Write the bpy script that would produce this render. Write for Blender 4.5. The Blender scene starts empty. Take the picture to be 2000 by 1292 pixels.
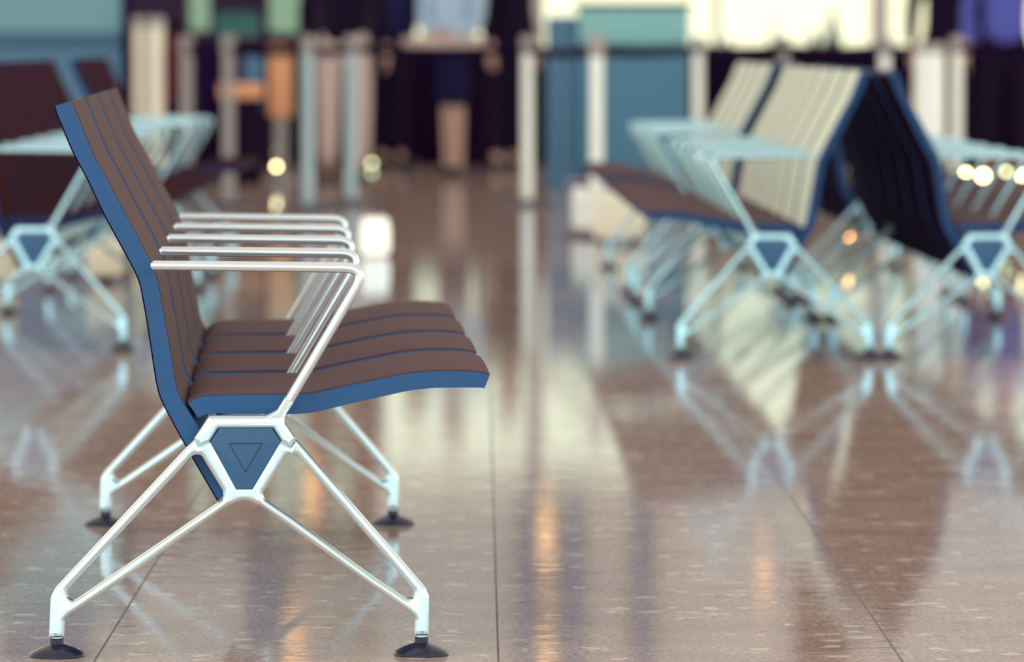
import bpy, bmesh, math, random
from mathutils import Vector, Matrix
random.seed(7)
C = bpy.context.scene.collection
SC = bpy.context.scene

# ------------------------------------------------------------------ camera
F = 11580.0                      # focal length in pixels of the 2000 px wide frame
CAMH = 0.9225                    # camera height (m)
TH = math.atan(570.0 / F)        # downward tilt
D1 = 8.85                        # distance of the near bench's first frame
cd = bpy.data.cameras.new('camera'); cam = bpy.data.objects.new('camera', cd); C.objects.link(cam)
cam.location = (0, 0, CAMH); cam.rotation_euler = (math.pi/2 - TH, 0, 0)
cd.sensor_width = 36; cd.lens = F/2000*36
cd.clip_start = 0.1; cd.clip_end = 500
cd.dof.use_dof = True; cd.dof.focus_distance = D1 + 0.05; cd.dof.aperture_fstop = 5.9
SC.camera = cam

# ------------------------------------------------------------------ view + world
SC.view_settings.view_transform = 'Standard'; SC.view_settings.look = 'None'
SC.view_settings.exposure = 0.27; SC.view_settings.gamma = 1.0
SC.view_settings.use_curve_mapping = False
world = bpy.data.worlds.new('daylight'); SC.world = world; world.use_nodes = True
wn = world.node_tree; wn.nodes.clear()
wo = wn.nodes.new('ShaderNodeOutputWorld'); bg = wn.nodes.new('ShaderNodeBackground')
tc = wn.nodes.new('ShaderNodeTexCoord'); sx = wn.nodes.new('ShaderNodeSeparateXYZ')
wn.links.new(tc.outputs['Generated'], sx.inputs[0])
def wmap(sock, a, b, c, d):
    m = wn.nodes.new('ShaderNodeMapRange'); m.interpolation_type = 'SMOOTHSTEP'
    m.inputs[1].default_value = a; m.inputs[2].default_value = b
    m.inputs[3].default_value = c; m.inputs[4].default_value = d
    wn.links.new(sock, m.inputs[0]); return m.outputs[0]
def wmix(fac, a, b):
    m = wn.nodes.new('ShaderNodeMix'); m.data_type = 'RGBA'
    wn.links.new(fac, m.inputs[0])
    for i, v in ((6, a), (7, b)):
        if isinstance(v, tuple): m.inputs[i].default_value = (*v, 1)
        else: wn.links.new(v, m.inputs[i])
    return m.outputs[2]
W_FRONT = (1.30, 1.22, 0.86)     # low warm daylight beyond the windows
W_BACK = (1.45, 1.70, 1.68)      # cool open side behind the camera
W_UP = (0.66, 0.56, 0.52)        # warm dim hall ceiling light
horiz = wmix(wmap(sx.outputs[1], -0.55, 0.75, 0, 1), W_BACK, W_FRONT)
col = wmix(wmap(sx.outputs[2], 0.10, 0.62, 0, 1), horiz, W_UP)
wn.links.new(col, bg.inputs[0]); bg.inputs[1].default_value = 1.0
wn.links.new(bg.outputs[0], wo.inputs[0])

def area_light(name, loc, target, size, size_y, power, color):
    l = bpy.data.lights.new(name, 'AREA'); l.shape = 'RECTANGLE'; l.size = size; l.size_y = size_y
    l.energy = power; l.color = color
    o = bpy.data.objects.new(name, l); C.objects.link(o); o.location = loc
    o.rotation_euler = (Vector(target)-Vector(loc)).to_track_quat('-Z', 'Y').to_euler(); return o
area_light('skylight', (-5, 4, 7), (-0.5, 10, 0), 6, 4, 160, (0.80, 0.95, 1.0))

# ------------------------------------------------------------------ measuring
def ray(px, py):
    a = (px-1000)/F; b = -(py-646)/F
    return Vector((a, math.cos(TH) + b*math.sin(TH), -math.sin(TH) + b*math.cos(TH)))
def on_floor(px, py):
    r = ray(px, py); return Vector((0, 0, CAMH)) + r*(-CAMH/r.z)
def at(px, py, Y):
    r = ray(px, py); return Vector((0, 0, CAMH)) + r*(Y/r.y)
def floor_x(px, Y):              # floor position of a column of the photo at distance Y
    return (px-1000)/F*(Y*math.cos(TH) + CAMH*math.sin(TH))

# ------------------------------------------------------------------ materials
def newmat(name):
    m = bpy.data.materials.new(name); m.use_nodes = True
    return m, m.node_tree, m.node_tree.nodes['Principled BSDF']
def mat(name, col, rough=0.5, metal=0.0, noise=0.0, nscale=60, bump=0.0, bscale=400, spec=0.5, emit=None, estr=0):
    m, nt, b = newmat(name)
    if 'cloth' in name or 'cotton' in name: spec = 0.08
    b.inputs['Base Color'].default_value = (*col, 1); b.inputs['Roughness'].default_value = rough
    b.inputs['Metallic'].default_value = metal; b.inputs['Specular IOR Level'].default_value = spec
    t = nt.nodes.new('ShaderNodeTexCoord')
    if noise > 0:
        n = nt.nodes.new('ShaderNodeTexNoise'); n.inputs['Scale'].default_value = nscale
        nt.links.new(t.outputs['Object'], n.inputs['Vector'])
        mx = nt.nodes.new('ShaderNodeMix'); mx.data_type = 'RGBA'
        mx.inputs[6].default_value = (*[max(0, c*(1-noise)) for c in col], 1)
        mx.inputs[7].default_value = (*[min(1, c*(1+noise)) for c in col], 1)
        nt.links.new(n.outputs[0], mx.inputs[0]); nt.links.new(mx.outputs[2], b.inputs['Base Color'])
    if bump > 0:
        n2 = nt.nodes.new('ShaderNodeTexNoise'); n2.inputs['Scale'].default_value = bscale
        nt.links.new(t.outputs['Object'], n2.inputs['Vector'])
        bp = nt.nodes.new('ShaderNodeBump'); bp.inputs['Strength'].default_value = bump
        bp.inputs['Distance'].default_value = 0.001
        nt.links.new(n2.outputs[0], bp.inputs['Height']); nt.links.new(bp.outputs[0], b.inputs['Normal'])
    if emit:
        b.inputs['Emission Color'].default_value = (*emit, 1); b.inputs['Emission Strength'].default_value = estr
    return m
M = {}
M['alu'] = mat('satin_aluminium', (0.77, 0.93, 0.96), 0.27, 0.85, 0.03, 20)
M['alu_far'] = mat('satin_aluminium_cool_light', (0.56, 0.85, 0.92), 0.27, 0.85, 0.03, 20)  # same metal as alu; its dimmer, cooler light is painted into the colour
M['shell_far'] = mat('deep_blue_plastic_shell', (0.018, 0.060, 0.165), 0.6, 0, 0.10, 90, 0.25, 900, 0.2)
M['cream_steel'] = mat('cream_lacquered_steel', (0.90, 0.76, 0.60), 0.35, 0.35, 0.06, 15)
M['alu_arm'] = mat('polished_aluminium', (0.84, 0.92, 0.94), 0.24, 0.72, 0.02, 20)
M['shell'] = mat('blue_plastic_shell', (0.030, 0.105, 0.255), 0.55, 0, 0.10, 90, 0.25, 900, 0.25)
M['plate'] = mat('blue_plastic_cover', (0.030, 0.115, 0.250), 0.40, 0, 0.05, 60, 0.1, 900)
M['groove'] = mat('dark_groove', (0.008, 0.02, 0.05), 0.6, 0, 0.1)
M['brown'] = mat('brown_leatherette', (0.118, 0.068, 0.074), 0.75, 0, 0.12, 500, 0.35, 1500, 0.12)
M['maroon'] = mat('dark_maroon_leatherette', (0.045, 0.009, 0.018), 0.9, 0, 0.12, 500, 0.3, 1500, 0.03)
M['pale'] = mat('pale_beige_back_pad', (0.74, 0.78, 0.62), 0.5, 0, 0.08, 500, 0.3, 1500, 0.4)  # paler tone used only on the back pads of the right row
M['navy'] = mat('dark_navy_shell', (0.016, 0.004, 0.036), 0.9, 0, 0.1, 90, 0.2, 900, 0.05)
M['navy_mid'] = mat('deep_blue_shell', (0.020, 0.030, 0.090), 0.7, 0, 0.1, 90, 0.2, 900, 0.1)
M['rubber'] = mat('dark_navy_rubber', (0.018, 0.016, 0.045), 0.28, 0, 0.1, 60, 0.1, 800)
M['steel'] = mat('brushed_steel', (0.80, 0.74, 0.66), 0.35, 0.75, 0.06, 15)
M['steel_cool'] = mat('cool_grey_steel', (0.42, 0.52, 0.55), 0.4, 0.5, 0.06, 15)
M['steel_dim'] = mat('weathered_steel', (0.40, 0.34, 0.33), 0.45, 0.5, 0.08, 15)
M['belt'] = mat('black_belt_webbing', (0.010, 0.004, 0.024), 0.9, 0, 0.1, 60, 0, 1, 0.03)
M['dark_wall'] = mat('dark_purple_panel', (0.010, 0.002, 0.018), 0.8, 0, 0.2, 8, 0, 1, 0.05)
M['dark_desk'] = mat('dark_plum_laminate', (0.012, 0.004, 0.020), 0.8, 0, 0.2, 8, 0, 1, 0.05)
M['teal'] = mat('teal_blue_panel', (0.060, 0.195, 0.300), 0.5, 0, 0.10, 3)
M['teal_light'] = mat('pale_teal_panel', (0.230, 0.500, 0.480), 0.4, 0, 0.06, 3)
M['slate'] = mat('slate_blue_panel', (0.058, 0.150, 0.255), 0.5, 0, 0.08, 2)
M['slate_top_lit'] = mat('top_lit_slate_panel', (0.16, 0.34, 0.38), 0.5, 0, 0.06, 2)  # light from above on the partition top, painted in as a paler colour
M['plaster'] = mat('pale_warm_plaster', (0.60, 0.52, 0.47), 0.8, 0, 0.08, 1.5, 0, 1, 0.2)
M['frame'] = mat('window_frame_grey', (0.30, 0.24, 0.25), 0.5, 0.2, 0.06, 5)
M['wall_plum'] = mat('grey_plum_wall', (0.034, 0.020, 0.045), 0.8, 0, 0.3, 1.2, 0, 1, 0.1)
M['orange'] = mat('orange_panel', (0.80, 0.36, 0.16), 0.5, 0, 0.06, 5)
M['white'] = mat('white_paper', (0.95, 0.95, 0.88), 0.6, 0, 0.04, 10)
M['cream'] = mat('cream_shell', (0.86, 0.80, 0.62), 0.4, 0, 0.04, 8)
M['skin'] = mat('skin', (0.52, 0.31, 0.24), 0.5, 0, 0.06, 20)
M['hair'] = mat('dark_hair', (0.02, 0.012, 0.012), 0.5, 0, 0.2, 60)
M['ltblue'] = mat('light_blue_cotton', (0.42, 0.55, 0.68), 0.8, 0, 0.15, 9)
M['navy_cloth'] = mat('navy_cloth', (0.012, 0.010, 0.050), 0.8, 0, 0.15, 9)
M['dark_cloth'] = mat('near_black_cloth', (0.010, 0.004, 0.020), 0.8, 0, 0.15, 9)
M['red_cloth'] = mat('dark_red_cloth', (0.11, 0.02, 0.03), 0.8, 0, 0.15, 9)
M['beige_cloth'] = mat('beige_cloth', (0.62, 0.47, 0.42), 0.8, 0, 0.1, 9)
M['violet_cloth'] = mat('violet_blue_cloth', (0.10, 0.11, 0.42), 0.8, 0, 0.1, 9)
M['shoe'] = mat('dark_shoe_leather', (0.015, 0.012, 0.02), 0.4, 0, 0.1, 9)
M['foliage'] = mat('dark_foliage', (0.012, 0.030, 0.028), 0.9, 0, 0.5, 6)
M['mint'] = mat('mint_green_panel', (0.42, 0.68, 0.50), 0.5, 0, 0.08, 4)
M['lamp'] = mat('warm_glint_glow', (1, 0.8, 0.5), 0.4, emit=(1.0, 0.76, 0.36), estr=18)  # this and the next two glow in place of reflected glints
M['glint_dim'] = mat('faint_glint_glow', (1, 0.9, 0.6), 0.4, emit=(0.75, 0.78, 0.42), estr=8)
M['glint_orange'] = mat('orange_glint_glow', (1, 0.6, 0.3), 0.4, emit=(1.0, 0.42, 0.12), estr=11)
M['wall_light'] = mat('warm_wall_lamp_glass', (1, 0.7, 0.4), 0.4, emit=(1.0, 0.44, 0.14), estr=3.6)
M['glow_spot'] = mat('added_white_glow', (0.9, 0.9, 0.85), 0.5, emit=(0.95, 0.95, 0.80), estr=0.75)  # glow added to brighten the white floor spot
M['mint_light'] = mat('mint_lit_panel', (0.6, 0.9, 0.7), 0.4, emit=(0.50, 0.80, 0.58), estr=0.9)

def glass_mat(tint=(0.96, 0.98, 0.95)):
    m = bpy.data.materials.new('window_glass'); m.use_nodes = True; nt = m.node_tree; nt.nodes.clear()
    o = nt.nodes.new('ShaderNodeOutputMaterial'); mx = nt.nodes.new('ShaderNodeMixShader')
    t = nt.nodes.new('ShaderNodeBsdfTransparent'); g = nt.nodes.new('ShaderNodeBsdfGlossy')
    g.inputs['Roughness'].default_value = 0.02; t.inputs[0].default_value = (*tint, 1)
    fr = nt.nodes.new('ShaderNodeFresnel'); fr.inputs[0].default_value = 1.45
    nt.links.new(fr.outputs[0], mx.inputs[0]); nt.links.new(t.outputs[0], mx.inputs[1]); nt.links.new(g.outputs[0], mx.inputs[2])
    nt.links.new(mx.outputs[0], o.inputs[0]); return m
M['glass'] = glass_mat()
M['tinted'] = glass_mat((0.42, 0.54, 0.52)); M['tinted_blue'] = glass_mat((0.16, 0.29, 0.32))

TILE = 0.60; TYAW = (936-1000)/F            # the tile joints run almost straight away from the camera
def floor_mat():
    m, nt, b = newmat('polished_terrazzo_tiles'); L = nt.links
    N = nt.nodes.new
    t = N('ShaderNodeTexCoord')
    mp = N('ShaderNodeMapping'); mp.inputs['Rotation'].default_value = (0, 0, TYAW)
    L.new(t.outputs['Object'], mp.inputs[0])
    sp = N('ShaderNodeSeparateXYZ'); L.new(mp.outputs[0], sp.inputs[0])
    def math_(op, a, b_=None):
        n = N('ShaderNodeMath'); n.operation = op
        for i, v in enumerate((a, b_)):
            if v is None: continue
            if isinstance(v, (int, float)): n.inputs[i].default_value = v
            else: L.new(v, n.inputs[i])
        return n.outputs[0]
    c, s = math.cos(TYAW), math.sin(TYAW)
    def rot(p): return (p.x*c - p.y*s, p.x*s + p.y*c)
    ox = rot(on_floor(973.4, 1292))[0]; oy = rot(on_floor(973, 1279))[1]
    lines = []
    for sock, off, w in ((sp.outputs[0], ox, 0.0017), (sp.outputs[1], oy, 0.0022)):
        v = math_('ADD', sock, -off + TILE*200 + TILE/2)
        v = math_('MODULO', v, TILE); v = math_('SUBTRACT', v, TILE/2); v = math_('ABSOLUTE', v)
        lines.append(math_('LESS_THAN', v, w))
    grout = lines[0]
    grout2 = math_('MULTIPLY', lines[1], 0.35)
    g = math_('MAXIMUM', grout, grout2)
    # base: stone with flecks
    n1 = N('ShaderNodeTexNoise'); n1.inputs['Scale'].default_value = 5; n1.inputs['Detail'].default_value = 6
    L.new(t.outputs['Object'], n1.inputs['Vector'])
    n2 = N('ShaderNodeTexNoise'); n2.inputs['Scale'].default_value = 110; n2.inputs['Detail'].default_value = 3
    L.new(t.outputs['Object'], n2.inputs['Vector'])
    vo = N('ShaderNodeTexVoronoi'); vo.inputs['Scale'].default_value = 19; vo.inputs['Randomness'].default_value = 1
    nd = N('ShaderNodeTexNoise'); nd.inputs['Scale'].default_value = 30; nd.inputs['Detail'].default_value = 2; L.new(t.outputs['Object'], nd.inputs['Vector'])
    va = N('ShaderNodeVectorMath'); va.operation = 'MULTIPLY_ADD'; va.inputs[1].default_value = (0.07, 0.07, 0.07)
    L.new(nd.outputs['Color'], va.inputs[0]); L.new(t.outputs['Object'], va.inputs[2]); L.new(va.outputs[0], vo.inputs['Vector'])
    ch = N('ShaderNodeSeparateColor'); L.new(vo.outputs['Color'], ch.inputs[0])
    near = math_('LESS_THAN', vo.outputs['Distance'], 0.34)
    pick = math_('GREATER_THAN', ch.outputs[0], 0.74)
    fleck = math_('MULTIPLY', near, pick)
    darkf = math_('MULTIPLY', math_('LESS_THAN', vo.outputs['Distance'], 0.32), math_('LESS_THAN', ch.outputs[0], 0.22))
    def mix(f, a, b_):
        x = N('ShaderNodeMix'); x.data_type = 'RGBA'
        if isinstance(f, float): x.inputs[0].default_value = f
        else: L.new(f, x.inputs[0])
        for i, v in ((6, a), (7, b_)):
            if isinstance(v, tuple): x.inputs[i].default_value = (*v, 1)
            else: L.new(v, x.inputs[i])
        return x.outputs[2]
    def ramp(sock, a, b_):
        x = N('ShaderNodeMapRange'); x.inputs[1].default_value = a; x.inputs[2].default_value = b_
        L.new(sock, x.inputs[0]); return x.outputs[0]
    base = mix(ramp(n1.outputs[0], 0.35, 0.65), FLOOR_A, FLOOR_B)
    base = mix(ramp(n2.outputs[0], 0.40, 0.64), base, FLOOR_C)
    base = mix(math_('MULTIPLY', fleck, 0.8), base, FLOOR_FLECK)
    base = mix(math_('MULTIPLY', darkf, 0.55), base, FLOOR_DARK)
    base = mix(math_('MULTIPLY', g, 0.8), base, (0.05, 0.05, 0.075))
    L.new(base, b.inputs['Base Color'])
    r = math_('ADD', math_('MULTIPLY', n1.outputs[0], 0.06), FLOOR_ROUGH)
    r = math_('ADD', r, math_('MULTIPLY', g, 0.3)); L.new(r, b.inputs['Roughness'])
    b.inputs['IOR'].default_value = 1.5
    # gentle polish waviness
    n3 = N('ShaderNodeTexNoise'); n3.inputs['Scale'].default_value = 14; n3.inputs['Detail'].default_value = 3
    L.new(t.outputs['Object'], n3.inputs['Vector'])
    bp = N('ShaderNodeBump'); bp.inputs['Strength'].default_value = 0.16; bp.inputs['Distance'].default_value = 0.002
    L.new(n3.outputs[0], bp.inputs['Height']); L.new(bp.outputs[0], b.inputs['Normal'])
    # polished coat over the stone
    df = N('ShaderNodeBsdfDiffuse'); gl = N('ShaderNodeBsdfGlossy'); mxs = N('ShaderNodeMixShader')
    L.new(base, df.inputs[0]); L.new(r, gl.inputs['Roughness']); L.new(bp.outputs[0], gl.inputs['Normal'])
    fr = N('ShaderNodeFresnel'); fr.inputs[0].default_value = 1.45
    gl.inputs[0].default_value = (0.75, 0.89, 1.0, 1)
    L.new(math_('MULTIPLY', math_('MULTIPLY', fr.outputs[0], FLOOR_COAT), math_('SUBTRACT', 1.0, math_('MULTIPLY', g, 0.75))), mxs.inputs[0]); L.new(df.outputs[0], mxs.inputs[1]); L.new(gl.outputs[0], mxs.inputs[2])
    L.new(mxs.outputs[0], nt.nodes['Material Output'].inputs[0])
    return m
FLOOR_COAT = 0.86
FLOOR_A = (0.60, 0.43, 0.335); FLOOR_B = (0.80, 0.59, 0.45); FLOOR_C = (0.40, 0.275, 0.235)
FLOOR_FLECK = (0.97, 0.84, 0.66); FLOOR_DARK = (0.36, 0.25, 0.23); FLOOR_ROUGH = 0.02
M['floor'] = floor_mat()

# ------------------------------------------------------------------ mesh helpers
def finish(name, bm, m, parent=None, angle=32, mats=None):
    bmesh.ops.recalc_face_normals(bm, faces=bm.faces)
    for e in bm.edges:
        if len(e.link_faces) == 2:
            e.smooth = e.calc_face_angle(0) < math.radians(angle)
    for f in bm.faces: f.smooth = True
    me = bpy.data.meshes.new(name); bm.to_mesh(me); bm.free()
    for x in (mats or [m]): me.materials.append(x)
    o = bpy.data.objects.new(name, me); C.objects.link(o)
    if parent: o.parent = parent
    return o
def box(bm, x0, x1, y0, y1, z0, z1, bev=0.0):
    r = bmesh.ops.create_cube(bm, size=1)
    vs = r['verts']
    for v in vs:
        v.co = Vector(((x0+x1)/2 + v.co.x*(x1-x0), (y0+y1)/2 + v.co.y*(y1-y0), (z0+z1)/2 + v.co.z*(z1-z0)))
    if bev:
        es = list({e for v in vs for e in v.link_edges})
        bmesh.ops.bevel(bm, geom=es, offset=bev, segments=2, affect='EDGES', profile=0.6)
def lathe(bm, prof, cx=0, cy=0, seg=24, base=0):
    rings = []
    for r, z in prof:
        rings.append([bm.verts.new((cx + r*math.cos(2*math.pi*i/seg), cy + r*math.sin(2*math.pi*i/seg), z+base)) for i in range(seg)])
    for a, b in zip(rings, rings[1:]):
        for i in range(seg):
            bm.faces.new((a[i], a[(i+1) % seg], b[(i+1) % seg], b[i]))
    bm.faces.new(rings[0][::-1]); bm.faces.new(rings[-1])
def tube(bm, pts, radii, seg=14):
    pts = [Vector(p) for p in pts]
    if not isinstance(radii, (list, tuple)): radii = [radii]*len(pts)
    rings = []; up = None
    for i, p in enumerate(pts):
        t = (pts[min(i+1, len(pts)-1)] - pts[max(i-1, 0)]).normalized()
        if up is None:
            up = Vector((0, 1, 0)) if abs(t.y) < 0.9 else Vector((1, 0, 0))
        n = (up - t*up.dot(t)).normalized(); up = n; b = t.cross(n)
        rings.append([bm.verts.new(p + (n*math.cos(2*math.pi*k/seg) + b*math.sin(2*math.pi*k/seg))*radii[i]) for k in range(seg)])
    for a, b in zip(rings, rings[1:]):
        for k in range(seg):
            bm.faces.new((a[k], a[(k+1) % seg], b[(k+1) % seg], b[k]))
    bm.faces.new(rings[0][::-1]); bm.faces.new(rings[-1])
def loft(bm, prof, ys, dz=None, dx=None, sel=None):
    """closed side profile [(u,z)] swept along y; dz(t)/dx(t) crown it, t = -1..1"""
    rings = []
    for y in ys:
        t = (y-ys[0])/(ys[-1]-ys[0])*2-1
        a = dz(t) if dz else 0; b = dx(t) if dx else 0
        rings.append([bm.verts.new((u + (b if sel is None or i in sel else 0), y, z + (a if sel is None or i in sel else 0))) for i, (u, z) in enumerate(prof)])
    n = len(prof)
    for a, b in zip(rings, rings[1:]):
        for i in range(n):
            bm.faces.new((a[i], a[(i+1) % n], b[(i+1) % n], b[i]))
    f1 = bm.faces.new(rings[0][::-1]); f2 = bm.faces.new(rings[-1])
    return f1, f2
def fillet(pts, rads, n=5):
    """round the corners of a closed polygon"""
    out = []; N = len(pts)
    for i in range(N):
        p = Vector(pts[i]); a = Vector(pts[i-1]); b = Vector(pts[(i+1) % N])
        r = rads[i] if isinstance(rads, (list, tuple)) else rads
        if r <= 0: out.append((p.x, p.y)); continue
        d1 = (a-p); d2 = (b-p); l1 = d1.length; l2 = d2.length; d1.normalize(); d2.normalize()
        ang = d1.angle(d2); t = min(r/math.tan(ang/2), l1*0.48, l2*0.48)
        s = p + d1*t; e = p + d2*t
        for k in range(n+1):
            u = k/n; q = s*(1-u)**2 + p*2*u*(1-u) + e*u*u
            out.append((q.x, q.y))
    return out
def smooth_line(pts, n=4):
    """Catmull-Rom through open points"""
    P = [Vector(p) for p in pts]; out = []
    for i in range(len(P)-1):
        p0 = P[max(i-1, 0)]; p1 = P[i]; p2 = P[i+1]; p3 = P[min(i+2, len(P)-1)]
        for k in range(n):
            t = k/n
            q = 0.5*((2*p1) + (p2-p0)*t + (2*p0-5*p1+4*p2-p3)*t*t + (3*p1-p0-3*p2+p3)*t**3)
            out.append((q.x, q.y))
    out.append((P[-1].x, P[-1].y)); return out
def casting(name, outlines, half, bevel, m, parent, y=0.0):
    """2D outlines with holes -> cast slab with rounded edges, standing in the x-z plane at depth y"""
    cu = bpy.data.curves.new(name, 'CURVE'); cu.dimensions = '2D'; cu.fill_mode = 'BOTH'
    cu.extrude = half - bevel; cu.bevel_depth = bevel; cu.bevel_resolution = 3; cu.offset = -bevel
    for ol in outlines:
        s = cu.splines.new('POLY'); s.points.add(len(ol)-1)
        for p, (u, z) in zip(s.points, ol): p.co = (u, z, 0, 1)
        s.use_cyclic_u = True
    tmp = bpy.data.objects.new('tmp', cu); C.objects.link(tmp)
    dg = bpy.context.evaluated_depsgraph_get(); dg.update()
    me = bpy.data.meshes.new_from_object(tmp.evaluated_get(dg))
    bpy.data.objects.remove(tmp); 
    bm = bmesh.new(); bm.from_mesh(me); bpy.data.meshes.remove(me)
    bmesh.ops.remove_doubles(bm, verts=bm.verts, dist=1e-5)
    for v in bm.verts: v.co = Vector((v.co.x, y - v.co.z, v.co.y))
    return finish(name, bm, m, parent, 40)
def empty(name, loc, rz=0):
    o = bpy.data.objects.new(name, None); C.objects.link(o); o.location = loc; o.rotation_euler = (0, 0, rz)
    o.empty_display_size = 0.1; return o
def tag(o, label, cat, group=None):
    o['label'] = label; o['category'] = cat
    if group: o['group'] = group
    return o
def struct(o): o['kind'] = 'structure'; return o
def copy_tree(o, parent=None):
    c = o.copy(); C.objects.link(c)
    if parent: c.parent = parent
    for ch in list(o.children): copy_tree(ch, c)
    return c

# ------------------------------------------------------------------ setting
bm = bmesh.new(); box(bm, -14, 16, -6, 46, -0.2, 0.0)
struct(finish('floor', bm, M['floor']))

# ------------------------------------------------------------------ beam seating
SP = 1303.0                       # pixels per metre in the plane of the near frame
def P(x, y): return ((x-469)/SP, (1279.5-y)/SP)
def PL(lst): return [P(*p) for p in lst]

# lower leg casting: outline + two triangular windows + opening behind the cover plate
leg_outer = [(97,1241),(101,1162),(110,1145),(383,853),(391,868),(411,859),(550,859),(569,870),(580,857),
             (774,1080),(830,1146),(838,1163),(837,1239),(809.5,1239),(810.5,1206),(800,1195),(730,1145.6),(544,1010),(512,986),(478,972),(442,987),(410,1010),
             (285,1100),(139,1197),(128,1207),(126,1240)]
leg_rads = [3,14,10,0,0,0,0,0,4,0,14,14,3,3,10,10,0,20,30,30,30,20,0,10,10,3]
hole_l = [(380,885),(394,885),(436,955),(438,972),(146,1171),(132,1160),(134,1147)]
hole_r = [(562,885),(580,885),(748,1080),(808,1152),(807,1167),(793,1168),(730,1126),(572,1010),(518,973),(513,962)]
hole_m = [(420,858),(541,858),(490,945),(470,945)]
crown = [(381,853),(409,809.5),(521,809.5),(541,799),(557.2,774),(574.8,784),(560,806),(555,820),(578,853),(569,870),(550,860),
         (534,834),(428,834),(411,861),(391,869)]
crown_r = [2,5,20,16,1,1,16,14,3,2,3,4,4,3,2]
plate = [(430,833),(532,833),(549,861),(494,953),(462,953),(412,861)]
tri = [(447,862),(514,862),(480.5,920)]
def sc_(v): return [x/SP for x in v]

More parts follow.
